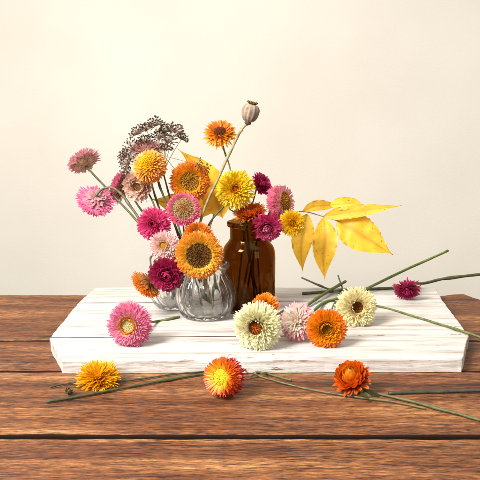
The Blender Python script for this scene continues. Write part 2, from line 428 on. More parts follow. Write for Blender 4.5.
ub.build('gap_shade_slab', M_DARK, table, smooth=False)  # unseen slab added under the planks so the open gaps read dark
# crooked crack in the plank left of the board
board = empty('white_painted_board', (0, .9, 0), 'distressed white painted serving board of three planks with angled ends', 'board')
def B(px, py): p = Z(px, py, ZB); return (p.x, p.y)
zl, zh = .0006, ZB
sA = .0009
def bslab(front, right, back, left, seed, ws=(.0014, .0013, .0013, .0013)):
    e = edge(front, 220, ws[0], 18, seed) + edge(right, 420, ws[1], 60, seed+1) + edge(back, 220, ws[2], 18, seed+2) + edge(left, 420, ws[3], 60, seed+3)
    return slab('board_plank', e, zl, zh, M_PAINT, board, .0013, (b0[1], c0[1]), M_GRIME_SHADE)
def off(p, dy): return (p[0], p[1]+dy)
a0, a1 = B(62.5, 361), B(462.5, 359.5)
b0, b1 = B(50, 337.5), B(468.5, 334.5)
c0, c1 = B(78, 303), B(442.5, 300.5)
d0, d1 = B(95.5, 287.5), B(435.5, 287.5)
bslab([a0, a1], [a1, off(b1, -sA)], [off(b1, -sA), off(b0, -sA)], [off(b0, -sA), a0], 3.3)
bslab([off(b0, sA), off(b1, sA)], [off(b1, sA), off(c1, -sA)], [off(c1, -sA), off(c0, -sA)], [off(c0, -sA), off(b0, sA)], 7.3)
bslab([off(c0, sA), off(c1, sA)], [off(c1, sA), d1], [d1, d0], [d0, off(c0, sA)], 12.3)

# wall
wm = MB(); YW = 1.55
wm.add([(-4, YW, -1.0), (4, YW, -1.0), (4, YW, 3.0), (-4, YW, 3.0)], [(0, 1, 2, 3)], [])
tag(wm.build('wall', M_WALL, None, smooth=False), 'plain cream plaster wall behind the table', 'wall', None, 'structure')
fm = MB(); fm.add([(-4, -2, -.75), (4, -2, -.75), (4, YW, -.75), (-4, YW, -.75)], [(0, 1, 2, 3)], [])
tag(fm.build('floor', flat_material('warm_floor', lin((170, 150, 130))), None, smooth=False), 'plain floor far below the table', 'floor', None, 'structure')

# ------------------------------------------------------------------ glass vessels
def lathe(mb, cx, cy, cz, prof, S=128, rib=None):
    vs = []; fs = []; n = len(prof)
    for (r, z) in prof:
        for k in range(S):
            a = 2*pi*k/S; rr = r
            if rib: rr = rib(r, z, a)
            vs.append((cx+rr*cos(a), cy+rr*sin(a), cz+z))
    for j in range(n-1):
        for k in range(S): k2 = (k+1) % S; fs.append((j*S+k, j*S+k2, (j+1)*S+k2, (j+1)*S+k))
    b = len(vs); vs += [(cx, cy, cz+prof[0][1]), (cx, cy, cz+prof[-1][1])]
    for k in range(S):
        k2 = (k+1) % S; fs.append((b, k2, k)); fs.append((b+1, (n-1)*S+k, (n-1)*S+k2))
    mb.add(vs, fs, [])
def smoothprof(P, seg=5):
    return [(max(q.x, 0.0004), q.y) for q in catmull([Vector((a, b, 0)) for a, b in P], seg)]
def jar(label, cxp, cyp, s, zoff=0):
    P = Z(cxp, cyp, ZB); k = px2m(1, P)*s
    outer = smoothprof([(19, 0), (23, .6), (26.5, 5), (30, 15), (30.3, 24), (27.5, 34), (23, 41), (21, 45), (21.5, 48), (24, 50), (24.6, 52.5), (23.2, 54.5)], 5)
    inner = smoothprof([(21.6, 54), (20.3, 50), (19.4, 46), (21, 41), (25.6, 34), (28.3, 24), (28, 15), (24.5, 7), (20, 4), (10, 3.2), (.2, 3)], 4)
    top = len(outer)
    prof = [(r*k, z*k) for r, z in outer+inner]
    no = top
    rows = {round(z*k, 7) for r, z in outer}
    root = P.copy(); root.z = ZB + .0005
    mb = MB()
    cnt = [0]
    H = 54*k
    def rib(r, z, a):
        i = cnt[0] // 288; cnt[0] += 1
        amp = 1.0 if i < no else .75
        t = z/H; e = max(0, min(1, t/.12))*max(0, min(1, (.80-t)/.12))
        return r*(1+amp*e*(.070*abs(cos(9*a + t*2.0))**.9 - .05))
    lathe(mb, root.x, root.y, root.z, prof, 288, rib)
    o = mb.build('glass_jar', M_GLASS, None, origin=root)
    tag(o, label, 'jar', 'small fluted glass jars'); return root, k
J1, k1 = jar('clear fluted round glass jar in front, below the large golden flower', 205.8, 315.5, .985)
J2, k2 = jar('clear fluted round glass jar half hidden behind the front jar, under the crimson flower', 178, 305.5, .93)
# amber bottle
PB = Z(248.7, 308.5, ZB); PB.z = ZB+.0005; kb = px2m(1, PB)
outer = smoothprof([(21, 0), (25, .4), (26.2, 3), (26.2, 20), (26.2, 52)], 4) + smoothprof([(26, 56), (24.6, 62), (21.5, 66.5), (19, 70), (18.6, 73), (18.6, 82)], 5) + smoothprof([(18.8, 82.6), (21, 83), (21.6, 85), (21.4, 87.2), (20, 88)], 3)
inner = smoothprof([(17, 87.4), (16.6, 82), (16.8, 73), (18, 68), (22.4, 62), (24, 56), (24.3, 50), (24.3, 20), (24, 6), (21, 3.2), (10, 3.6), (.2, 5)], 4)
bo = MB(); lathe(bo, PB.x, PB.y, PB.z, [(r*kb, z*kb) for r, z in outer+inner], 96)
tag(bo.build('amber_bottle', M_AMBER, None, origin=PB), 'brown amber glass apothecary bottle standing behind the jars', 'bottle')

def J1p(h, dx=0, dy=0): return J1 + Vector((dx*k1, dy*k1, h*k1))
def J2p(h, dx=0, dy=0): return J2 + Vector((dx*k2, dy*k2, h*k2))
def Bp(h, dx=0, dy=0): return PB + Vector((dx*kb, dy*kb, h*kb))

# ------------------------------------------------------------------ colour styles
def S(ot, ob, it, ib, c_in, c_out, **k): d = dict(ot=ot, ob=ob, it=it, ib=ib, c_in=c_in, c_out=c_out); d.update(k); return d
BQ = 'strawflowers in the bouquet'
stemsB = (lin((92, 98, 58)), lin((74, 80, 44)))
def via(*a): return [W(x, y, Y) for x, y, Y in a]

# left side, into the back jar
flower('pale pink strawflower at the far upper left of the bouquet, seen from behind', 84, 161.5, 16.5, .99, (-.50, -.44, .68),
  S((255, 176, 190), (250, 210, 190), (255, 180, 190), (240, 206, 180), (170, 120, 60), (150, 110, 60), N=7, e0=14, e1=60, calyx=1.2, ca=lin((236, 206, 170))),
  via((112, 194, .98), (140, 224, .96), (165, 254, .94)) + [J2p(50, -12, 0), J2p(8, -3, 0)], BQ, 1.2, stemsB)
flower('drooping pink strawflower with tan back on a hooked stem, lowest at the far left', 95.5, 200.5, 18.5, .96, (-.30, -.50, -.62),
  S((216, 92, 138), (226, 130, 156), (220, 100, 140), (224, 160, 160), (120, 70, 50), (150, 90, 60), N=8, e0=14, e1=75, calyx=1.0, ca=lin((212, 150, 150))),
  via((104, 188.5, .967), (113, 188, .967), (124, 197, .965), (141, 221, .95), (168, 255, .935)) + [J2p(50, -8, -8), J2p(8, 2, -3)], BQ, 1.4, (lin((120, 112, 84)), lin((80, 84, 48))))
flower('pink strawflower turned left showing its brown side, between drooping pink one and yellow one', 120, 187.5, 16.5, 1.0, (-.80, -.15, .25),
  S((236, 116, 156), (240, 170, 180), (230, 126, 156), (220, 170, 160), (160, 100, 50), (180, 130, 60), N=8, e0=15, e1=70, ca=lin((214, 174, 134)), calyx=1.3),
  via((140, 208, .99), (160, 236, .97)) + [J2p(50, -5, 8), J2p(8, 8, 3)], BQ, 1.1, stemsB)
flower('peach pink strawflower with broad pale petals under the yellow and orange one', 138.5, 186, 16, .97, (-.2, .85, -.12),
  S((250, 208, 190), (240, 184, 164), (252, 216, 196), (240, 190, 170), (150, 110, 60), (180, 140, 90), N=6, n=16, w0=.34, w1=.24, e0=20, e1=60, c0=.3, c1=.9, calyx=.8),
  via((152, 200, .97), (164, 232, .96)) + [J2p(50, -2, -2), J2p(8, -6, 5)], BQ, 1.0, stemsB)
flower('dusty pink strawflower partly hidden behind the yellow one and the dark seed head', 146, 149, 17, 1.0, (.0, .25, .75),
  S((232, 180, 176), (214, 172, 156), (222, 168, 160), (200, 150, 136), (120, 90, 60), (120, 90, 60), N=5, e0=5, e1=60, ca=lin((148, 120, 96))),
  via((152, 185, .99), (166, 228, .97)) + [J2p(50, 2, 8), J2p(8, 9, 8)], BQ, 1.0, stemsB)
flower('yellow and orange double strawflower facing upper left in front of the dark seed head', 149, 166, 18.5, .95, (-.40, .55, .48),
  S((232, 122, 24), (248, 176, 60), (252, 196, 90), (240, 150, 40), (255, 200, 10), (255, 186, 14), N=7, n=36, e0=-38, e1=42, c0=-.5, c1=-.2, b0=.46, d=.44, h=.2, w0=.12, w1=.1, l1=.36, zr=.34, spike=.32, dn=170),
  via((161, 190, .955), (172, 217, .95), (182, 245, .94)) + [J2p(50, 6, -6), J2p(8, -4, -8)], BQ, 1.3, (lin((74, 76, 52)), lin((66, 70, 40))))
flower('big orange strawflower with olive gold centre near the top middle', 190, 181.5, 19.8, .955, (.02, .93, .0),
  S((220, 106, 18), (214, 130, 30), (224, 150, 30), (206, 150, 40), (150, 96, 20), (176, 130, 40), N=7, n=40, e0=-4, e1=44, d=.44, b0=.5, l1=.24, w0=.11, w1=.08, h=.06, spike=.2, pit=.1),
  via((191, 205, .97), (184, 240, .955)) + [J2p(50, 9, 3), J2p(8, 4, 6)], BQ, 1.1, stemsB)
flower('magenta rimmed strawflower with a large furry tan centre just below the big orange one', 183.5, 209, 16.5, .925, (.05, .88, .36),
  S((206, 62, 116), (214, 100, 140), (200, 120, 130), (190, 140, 120), (156, 100, 30), (168, 138, 100), N=6, n=38, e0=2, e1=40, d=.60, b0=.55, l1=.22, w0=.13, w1=.08, h=.2, spike=.16, dn=260, hair=.5),
  via((184, 232, .945)) + [J1p(54, -14, 4), J1p(8, 4, 4)], BQ, 1.1, stemsB)
flower('bright magenta double strawflower with a small dark pit, left of the bouquet middle', 153.5, 224, 17, .92, (-.15, .92, .15),
  S((182, 28, 86), (218, 120, 160), (206, 60, 116), (214, 90, 136), (90, 30, 40), (140, 60, 60), N=8, n=30, nf=.8, wf=1.1, e0=-2, e1=72, c0=-.2, c1=.9, d=.16, b0=.3, l1=.26, w0=.17, w1=.12, h=.04, zr=.22),
  via((160, 240, .94)) + [J2p(50, -9, -4), J2p(8, 0, 8)], BQ, 1.1, stemsB)
flower('pale pink strawflower with yellow centre above the crimson one', 163.5, 245.5, 15.5, .905, (-.10, .90, .22),
  S((250, 180, 184), (255, 226, 214), (255, 214, 200), (255, 226, 190), (236, 170, 40), (246, 200, 80), N=7, n=32, e0=0, e1=62, d=.22, b0=.34, l1=.26, w0=.13, w1=.09, h=.1, zr=.16),
  via((168, 256, .925)) + [J2p(50, -2, -10), J2p(8, 6, -6)], BQ, 1.0, stemsB)
flower('deep crimson strawflower with incurved magenta middle hanging beside the jars', 166.5, 275, 17.2, .885, (.02, .98, -.05),
  S((122, 8, 44), (150, 16, 58), (196, 60, 110), (160, 26, 70), (110, 70, 50), (130, 60, 60), N=8, n=26, nf=.62, wf=1.45, e0=0, e1=68, c0=-.3, c1=1.2, d=.2, b0=.34, l1=.34, w0=.24, w1=.16, h=.03, zr=.25, cpow=.8),
  [J2p(56, 0, -30), J2p(50, 2, -14), J2p(8, 8, 0)], BQ, 1.0, stemsB)
flower('orange strawflower hanging sideways at the lower left, beside the crimson one', 146.5, 284, 17, .905, (-.55, -.12, -.62),
  S((214, 112, 26), (222, 150, 50), (206, 100, 30), (200, 130, 60), (130, 80, 30), (150, 90, 40), N=6, e0=18, e1=60, ca=lin((178, 118, 66)), calyx=1.15),
  [J2p(56, -26, -12), J2p(50, -6, -12), J2p(8, -8, -4)], BQ, 1.0, stemsB)
flower('largest golden strawflower with wide dark brown centre, above the front jar', 199, 255.5, 23.6, .868, (.04, .97, .06),
  S((208, 106, 14), (238, 186, 56), (236, 170, 50), (222, 176, 60), (84, 46, 14), (122, 84, 30), N=7, n=42, e0=-2, e1=38, d=.50, b0=.52, l1=.2, w0=.12, w1=.08, h=.04, spike=.16, dn=320, zr=.12, cpow=1.4),
  [J1p(58, -2, -20), J1p(52, 2, -12), J1p(12, -3, -6)], BQ, 1.5, (lin((130, 112, 72)), lin((120, 100, 64))))
flower('orange brown strawflower peeking over the top of the largest golden one', 198, 233.5, 15.5, .905, (.05, .55, .7),
  S((196, 98, 16), (208, 130, 30), (200, 110, 24), (200, 130, 40), (140, 80, 20), (150, 90, 30), N=7, e0=-10, e1=60),
  [J1p(52, -4, 2), J1p(8, -6, 8)], BQ, 1.0, stemsB)
flower('golden orange daisy shaped strawflower standing highest at the top', 220, 132.5, 16.5, .97, (-.05, .62, .62),
  S((240, 166, 34), (232, 146, 28), (228, 134, 28), (196, 98, 24), (96, 48, 24), (120, 62, 30), N=4, n=26, e0=-16, e1=34, c0=.1, c1=.4, b0=.36, d=.34, l1=.42, w0=.15, w1=.13, h=.08, spike=.3, je=.2, gap=.1),
  via((225, 153, .985), (231, 174, .985), (228, 205, .975)) + [Bp(86, -8, 0), Bp(8, 10, 4)], BQ, .95, (lin((126, 124, 74)), lin((96, 98, 56))))
flower('bright yellow strawflower with small orange middle, right of the poppy stem', 235.5, 189, 19.5, .945, (-.02, .9, .2),
  S((255, 214, 24), (255, 200, 16), (255, 214, 40), (240, 160, 20), (176, 84, 20), (220, 130, 20), N=7, n=30, e0=-6, e1=66, c0=-.1, c1=.3, d=.16, b0=.3, l1=.32, w0=.14, w1=.1, h=.08, je=.22),
  via((224, 206, .955), (208, 228, .945)) + [J1p(53, 8, 4), J1p(8, 10, 4)], BQ, 1.1, (lin((96, 92, 56)), lin((80, 80, 44))))
flower('small dark magenta strawflower seen from the side, right of bright yellow one', 262, 184.5, 12.8, .975, (.45, .35, .35),
  S((160, 28, 78), (150, 30, 74), (176, 50, 96), (150, 30, 70), (110, 40, 40), (120, 50, 50), N=6, n=18, e0=8, e1=72, c0=.1, c1=.6, w0=.3, w1=.2, d=.15, b0=.26, je=.2, ca=lin((150, 60, 80))),
  via((252, 205, .975)) + [Bp(86, -2, 6), Bp(8, 6, 10)], BQ, .9, stemsB)
flower('pink strawflower facing right with a bulging gold brown centre', 280.5, 202.5, 17.5, .965, (.72, .42, .14),
  S((214, 98, 128), (226, 150, 160), (224, 130, 150), (222, 160, 150), (176, 116, 30), (154, 104, 40), N=7, n=30, e0=-30, e1=18, c0=-.3, c1=-.1, d=.56, b0=.5, l1=.34, w0=.15, w1=.12, h=.2, zr=.4, dn=220, spike=.12),
  via((268, 216, .97)) + [Bp(87, 9, -4), Bp(8, -8, 0)], BQ, 1.2, (lin((128, 110, 66)), lin((90, 90, 50))))
flower('orange brown strawflower lying on its side across the bottle mouth', 250, 213.5, 17, .955, (-.16, .22, .75),
  S((206, 112, 20), (196, 90, 20), (198, 96, 20), (180, 80, 20), (130, 70, 20), (150, 80, 20), N=7, n=28, e0=12, e1=60, c0=.1, c1=.3, w0=.15),
  [Bp(84, -3, 2), Bp(8, -12, -6)], BQ, 1.0, stemsB)
flower('deep magenta strawflower hanging over the right shoulder of the bottle', 266, 228, 15.6, .925, (.10, .88, -.35),
  S((176, 30, 86), (190, 50, 104), (224, 120, 156), (150, 20, 66), (90, 20, 34), (110, 30, 50), N=8, n=26, nf=.62, wf=1.35, e0=5, e1=80, c0=-.1, c1=1.0, d=.14, b0=.3, l1=.3, w0=.2, w1=.15, h=.03, zr=.3),
  [Bp(89, 10, -14), Bp(85, 6, -8), Bp(8, 12, -6)], BQ, 1.0, stemsB)
flower('bright yellow orange strawflower farthest right in the bouquet, by the yellow leaf stalk', 292.5, 223, 13.3, .935, (.15, .90, .1),
  S((255, 204, 16), (248, 176, 14), (255, 200, 16), (244, 160, 14), (210, 120, 14), (226, 140, 20), N=7, n=28, e0=-4, e1=70, d=.12, b0=.26, l1=.36, w0=.14, w1=.1, je=.24),
  via((276, 222, .955)) + [Bp(87.5, 12, 1), Bp(8, -3, 9)], BQ, 1.0, stemsB)

# flowers lying on the board
LB = 'strawflowers lying on the white board'; LT = 'strawflowers lying on the bare wood'
def lie(px, py, r, bottom, z, k=.55):
    """head centre whose lower rim rests on a surface of height z"""
    c = Z(px, bottom, z); return W(px, py, c.y + px2m(r, c)*k*.6)
def onb(*a): return [Z(x, y, ZB+.0022) for x, y in a]
def ont(*a): return [Z(x, y, .0022) for x, y in a]
YA = lie(129, 325, 22, 348, ZB).y
flower('pale pink small strawflower tucked behind the pink one with the gold ring', 125.5, 310, 13.5, lie(126, 311, 13, 323, ZB).y+.015, (-.2, .45, .7),
  S((228, 158, 168), (240, 200, 190), (236, 180, 176), (240, 200, 180), (226, 150, 40), (236, 170, 60), N=6, n=30, e0=8, e1=60, d=.24), None, LB)
flower('pink strawflower with a gold ring round its pale green centre, left on the board', 128.5, 325.5, 22.4, YA, (-.16, .95, .16),
  S((186, 74, 116), (206, 124, 150), (206, 112, 142), (244, 206, 196), (206, 196, 140), (236, 150, 24), cx=4, ring=(240, 152, 16), N=7, n=44, e0=-6, e1=42, d=.33, b0=.4, l1=.26, w0=.10, w1=.08, h=-.02, zr=.2, dn=240, spike=.14),
  onb((156, 321.5), (168, 319), (179.5, 316.8)), LB, 1.5, (lin((112, 116, 62)), lin((96, 98, 50))))
YC = lie(257, 327, 24, 351, ZB).y
flower('small bright orange strawflower tucked behind the cream green one, against the bottle', 266, 304, 13, YC+.035, (.1, .6, .65),
  S((238, 124, 14), (240, 140, 20), (244, 160, 20), (236, 130, 20), (220, 110, 20), (230, 130, 20), N=6, n=20, e0=10, e1=66, w0=.2, w1=.15, d=.14, b0=.3), onb((276, 314)), LB)
flower('large cream green strawflower with brown centre and orange tuft, in front of the bottle', 256.5, 327, 24.3, YC, (-.22, .92, .12),
  S((222, 216, 172), (200, 190, 134), (232, 226, 186), (198, 184, 126), (255, 130, 10), (90, 52, 28), N=8, n=38, e0=-12, e1=66, c0=-.2, c1=.2, d=.28, b0=.36, l1=.36, w0=.12, w1=.1, h=.05, zr=.22, je=.2, dn=130, cx=1.1, spike=.34),
  onb((278, 314), (290, 306.5)), LB, 1.2)
flower('white strawflower flushed with pink, facing left between the cream green and the orange one', 296, 321, 19.6, lie(296, 321, 19, 343, ZB).y, (-.45, .72, .38),
  S((244, 140, 158), (255, 220, 206), (255, 240, 222), (255, 226, 204), (240, 220, 180), (246, 226, 190), N=8, n=24, e0=-16, e1=48, c0=-.1, c1=.25, d=.08, b0=.24, l1=.5, w0=.17, w1=.14, zr=.15, cpow=1.6, je=.2),
  [Z(322, 304, ZB+.003), Z(338, 298, ZB+.0035), Z(362, 290.5, ZB+.008), W(404, 270.5, 1.10), W(448, 250.5, 1.14)], LB, 1.75, (lin((78, 90, 38)), lin((104, 122, 50))))
flower('orange strawflower with a yellow ring and olive centre, rightmost but two on the board', 326.5, 329, 19.6, lie(326, 329, 19.6, 348.5, ZB).y, (-.04, .94, .16),
  S((244, 112, 6), (240, 130, 12), (255, 170, 20), (255, 190, 40), (120, 90, 14), (190, 110, 20), ring=(255, 190, 30), rl=.2, N=7, n=28, e0=-4, e1=70, c0=-.1, c1=.5, d=.3, b0=.36, l1=.34, w0=.19, w1=.12, h=.03, zr=.22, dn=200),
  onb((334, 304), (338, 298)) + [Z(343, 292, ZB+.004), Z(338, 275.5, ZB+.001)], LB, 1.1, (lin((96, 96, 50)), lin((84, 78, 44))))
flower('cream yellow strawflower with hollow brown centre, its stem running off to the right', 357, 307.5, 20.3, lie(357, 308, 20, 327, ZB).y, (.02, .88, .24),
  S((248, 230, 178), (240, 214, 150), (250, 236, 186), (236, 208, 146), (96, 50, 20), (140, 84, 30), N=7, n=38, e0=-4, e1=62, d=.27, b0=.34, l1=.34, w0=.12, w1=.09, h=.0, zr=.22, je=.17, spike=.3),
  [Z(378, 306, ZB+.003), Z(420, 318, ZB+.002), Z(455, 328.7, ZB+.003), Z(470, 333.6, ZB+.0042), Z(495, 342, ZB+.003)], LB, 1.25, (lin((90, 104, 44)), lin((110, 116, 60))))
flower('small magenta strawflower lying face down near the right end of the board', 407, 290, 14, lie(407, 290, 13, 301.5, ZB).y, (-.10, .55, -.60),
  S((176, 44, 96), (200, 84, 124), (150, 34, 80), (170, 60, 100), (90, 30, 40), (120, 50, 60), N=8, n=24, e0=0, e1=84, c0=-.3, c1=.5, w0=.17, w1=.13, d=.1, b0=.25, ca=lin((196, 160, 130)), calyx=1.3, je=.25),
  [Z(424, 283.2, ZB+.004), Z(445, 278.5, ZB+.006), Z(486, 273.5, ZB+.008)], LB, 1.7, (lin((88, 88, 54)), lin((84, 84, 48))))

# flowers on the bare table
P31 = lie(98, 374, 20, 387, 0)
flower('bright yellow orange feathery strawflower lying at the left on the bare wood', 98, 376, 22, P31.y, (-.03, .35, .88),
  S((255, 184, 4), (250, 140, 6), (255, 190, 8), (250, 150, 8), (240, 150, 10), (240, 150, 10), N=9, n=30, e0=-6, e1=56, c0=.2, c1=.0, d=.08, b0=.18, l1=.5, w0=.10, w1=.085, je=.24, zr=.05, cpow=.7, ca=lin((150, 70, 30))),
  ont((120, 381.5), (150, 377.5), (173, 374.3), (204, 371.5)), LT, .9, (lin((80, 84, 46)), lin((66, 70, 38))))
P32 = lie(223, 377, 19, 398, 0)
sr32 = ont((248, 369), (258, 375.5), (283, 383), (310, 389.5), (333, 393.5), (360, 397.5), (392, 401.5), (426, 408.5))
flower('red tipped yellow strawflower with a yellow green dome, at the front middle on the wood', 224, 377, 20.6, P32.y, (-.56, .70, .24),
  S((150, 8, 24), (186, 24, 20), (226, 74, 20), (255, 206, 36), (206, 196, 40), (226, 196, 40), N=8, n=36, e0=-38, e1=34, c0=-.15, c1=-.1, d=.40, b0=.5, l1=.46, w0=.12, w1=.09, h=.12, zr=.42, dn=220, spike=.1, cpow=1.2, ca=lin((150, 40, 30))),
  sr32, LT, 1.0, (lin((96, 100, 58)), lin((104, 96, 58))),
  leaves=[(sr32[0]+Vector((0, 0, .001)), (-.2, .5, .1), .016, .004, lin((74, 82, 44))), (sr32[0], (1, .1, .1), .018, .004, lin((80, 88, 46))), (sr32[1], (-.8, -.5, .1), .012, .003, lin((70, 76, 40))), (sr32[1], (.9, .35, .1), .02, .003, lin((90, 88, 52)))])
P33 = lie(352, 378, 19, 396, 0)
sr33 = ont((374, 392.5), (410, 401), (460, 414.5), (492, 423))
flower('orange half closed strawflower with layered scales, at the right on the bare wood', 352, 378.5, 21, P33.y, (-.36, .42, .72),
  S((236, 96, 12), (240, 126, 16), (252, 170, 34), (240, 130, 18), (250, 190, 50), (240, 150, 30), N=9, n=18, e0=24, e1=84, c0=.9, c1=1.3, d=.14, b0=.36, l1=.46, nf=.7, wf=1.2, w0=.30, w1=.24, zr=.3, je=.12, ca=lin((160, 60, 20)), calyx=1.2, dish=.4),
  sr33, LT, 1.55, (lin((92, 92, 50)), lin((84, 86, 46))),
  leaves=[(sr33[0]+Vector((-.02, -.008, .001)), (.6, -.5, .1), .02, .007, lin((96, 84, 44))), (sr33[0]+Vector((-.012, -.004, .001)), (.9, -.3, .1), .018, .006, lin((80, 84, 44)))])

# loose stems
def loose(label, pts, r_px, ca, cb, group, taper=1.0):
    root = pts[0].copy(); mb = MB(); rr = px2m(r_px, pts[len(pts)//2])
    tube(mb, pts, rr, rr*taper, ca, cb, seg=8, sides=9)
    o = mb.build('cut_stem', M_STEM, None, origin=root); return tag(o, label, 'stem', group)
GS = 'loose cut stems'
loose('long level green stem behind the cream yellow flower, at the back of the board', [Z(302.5, 293.5, ZB+.002), Z(345, 290.3, ZB+.002), Z(396, 287.8, ZB+.0024)], 1.7, lin((84, 92, 42)), lin((64, 70, 34)), GS)
loose('green stem slanting from upper right down to the white and pink flower', [Z(345.5, 281.5, ZB+.006), Z(328, 291.5, ZB+.007), Z(303, 308, ZB+.003)], 1.8, lin((96, 108, 48)), lin((88, 100, 44)), GS)
loose('thin brown green stem slanting from upper left down behind the cream yellow flower', [Z(302, 277.8, ZB+.005), Z(322, 286.5, ZB+.0075), Z(346, 295.5, ZB+.002)], 1.2, lin((104, 96, 60)), lin((80, 84, 44)), GS)
loose('long dark stem curving under the red and yellow flower along the front of the board', ont((46.5, 401.8), (84, 395.5), (120, 388.5), (160, 381), (200, 374.5), (240, 370.5), (262, 372.5), (291.5, 380.3)), 1.6, lin((66, 64, 34)), lin((84, 90, 46)), GS, .8)
loose('dark straight stem lying at the lower right, right of the orange half closed flower', ont((388.5, 393.2), (430, 391.8), (490, 390.2)), 2.0, lin((54, 56, 40)), lin((62, 66, 44)), GS)
loose('short thin stem end poking out left of the feathery yellow orange flower', ont((50, 387.5), (62, 384.3), (78, 382)), 1.0, lin((66, 66, 38)), lin((74, 74, 42)), GS)
mb = MB(); P = Z(69, 391.5, .004); P.z = .0055; axb = basis(Vector((.2, -.2, 1)))
for e in (.2, .7, 1.2): whorl(mb, P-Vector((0, 0, .004)), axb, .001, 0, 14, e, .9, .006, .0018, lin((80, 78, 44)), lin((120, 114, 66)), je=.3)
tag(mb.build('dried_bud', M_DRY, None, origin=P), 'tiny olive green dried bud on the wood below the stem end', 'bud')

# ------------------------------------------------------------------ poppy pod
PP = W(250, 113.5, .93); kp = px2m(1, PP)*1.10
pod = empty('poppy_seed_pod', PP, 'grey beige dried poppy seed pod on a long straight stalk above the bouquet', 'seed pod')
nax = Vector((.22, -.05, .97)).normalized(); ax = basis(nax)
mb = MB(); vs = []; cs = []; fs = []; SS = 48
prof = [(1.6, -10.5), (2.6, -9.8), (3.4, -8.6), (2.4, -7.8), (4.4, -6.9), (6.2, -4.9), (7.4, -2), (8.0, 1.5), (7.8, 4.2), (6.4, 6.9), (4.6, 8.1), (.3, 8.4)]
for (r_, z_) in prof:
    for k in range(SS):
        a = 2*pi*k/SS; e = 1 if -7 < z_ < 7.5 else 0
        rr = r_*(1+e*.05*cos(11*a)+e*.03*noise.noise(Vector((a*3, z_*.4, 2))))
        vs.append(PP+((ax[0]*cos(a)+ax[1]*sin(a))*rr+nax*z_)*kp)
        g_ = .5+.5*cos(11*a); nn = noise.noise(Vector((cos(a)*2, sin(a)*2, z_*.35)))
        base = mix(lin((112, 94, 80)), lin((186, 166, 144)), min(1, max(0, .3+.5*g_+nn*.5)))
        if z_ < -7.5: base = lin((96, 78, 62))
        cs.append(base)
for j in range(len(prof)-1):
    for k in range(SS): fs.append((j*SS+k, j*SS+(k+1) % SS, (j+1)*SS+(k+1) % SS, (j+1)*SS+k))
fs.append(tuple(range(SS))[::-1]); fs.append(tuple(range((len(prof)-1)*SS, len(prof)*SS))); mb.add(vs, fs, cs)
mb.build('capsule', M_DRY, pod)
mb = MB()
for k in range(10):
    a = 2*pi*k/10; rad = ax[0]*cos(a)+ax[1]*sin(a); tan = ax[1]*cos(a)-ax[0]*sin(a)
    petal(mb, PP+nax*7.7*kp, rad, nax, tan, .35+random.uniform(-.15, .25), .3, random.uniform(5.2, 6.6)*kp, 3.6*kp, lin((150, 124, 76)), lin((196, 168, 104)), .5)
    tube(mb, [PP+nax*7.9*kp, PP+(nax*8.8+rad*2.8)*kp, PP+(nax*10.6+rad*5)*kp], .5*kp, .9*kp, lin((104, 82, 54)), lin((130, 100, 62)), 4, 5)
mb.build('crown', M_DRY, pod)
mb = MB(); tube(mb, [PP-nax*10*kp] + via((243, 127.5, .93), (236, 140, .93), (222, 170, .93), (201, 220, .93)) + [J1p(57, -6, 10), J1p(50, -5, 6), J1p(8, 6, -6)], 1.2*kp, 1.7*kp, lin((162, 146, 104)), lin((130, 116, 72)))
mb.build('stem', M_STEM, pod)

# ------------------------------------------------------------------ dried umbel
UB = W(163, 172, .985); ku = px2m(1, UB)
um = empty('dried_umbel_seed_head', UB, 'dark brown dried umbel seed head spreading behind the yellow flower', 'seed head')
DK1, DK2 = lin((150, 124, 100)), lin((92, 70, 56))
def umbellet(root, cpos, r, n, origin, par):
    mb = MB(); d0 = (cpos-origin).normalized(); bx = basis(d0)
    for i in range(n):
        q = math.sqrt((i+.5)/n)*1.5; a = i*2.4+random.uniform(-.3, .3)
        d = (d0*cos(q)+(bx[0]*cos(a)+bx[1]*sin(a))*sin(q)).normalized(); L = r*random.uniform(.72, 1.12)
        e = cpos+d*L
        tube(mb, [cpos, cpos+d*L*.5+d0*L*.06, e], .21*ku, .17*ku, DK1, DK1, 2, 4, ends=False)
        for s in (-1, 1):
            dd = (d+bx[0]*random.uniform(-.4, .4)+bx[1]*random.uniform(-.4, .4)).normalized(); q0 = e+bx[0]*s*.35*ku
            tube(mb, [q0-dd*.3*ku, q0+dd*.5*ku, q0+dd*1.2*ku], .60*ku, .44*ku, DK2, jit(DK2, .5), 2, 5)
    return mb.build('umbellet', M_DRY, par)
spots = [(136, 130, .98, 8), (155, 121, .99, 8), (176, 128, .98, 8.5), (168, 139, .965, 8), (131, 147, .99, 10), (126, 163, .975, 10), (144, 140, 1.0, 8), (159, 135, 1.01, 8), (183, 136, .99, 6), (128, 174, .99, 8), (140, 197, .99, 7), (122, 155, .98, 7), (145, 126, 1.0, 7), (166, 128, 1.0, 7), (165, 148, .99, 7), (134, 155, 1.01, 7)]
rm = MB()
for (x, y, Y, r_) in spots:
    cp = W(x, y, Y); cp = UB.lerp(cp, .9)
    tube(rm, [UB, UB.lerp(cp, .5)+Vector((0, 0, .002)), cp], .45*ku, .35*ku, DK1, DK1, 4, 5)
    umbellet(um, cp, r_*ku*1.1, 46, UB, um)
rm.build('ray_stalks', M_DRY, um)
mb = MB(); tube(mb, [UB] + via((172, 205, .98), (183, 242, .965)) + [J2p(52, 10, 6), J2p(8, 4, -4)], 1.0*ku, 1.4*ku, lin((112, 104, 70)), lin((90, 88, 54)))
mb.build('stem', M_STEM, um)
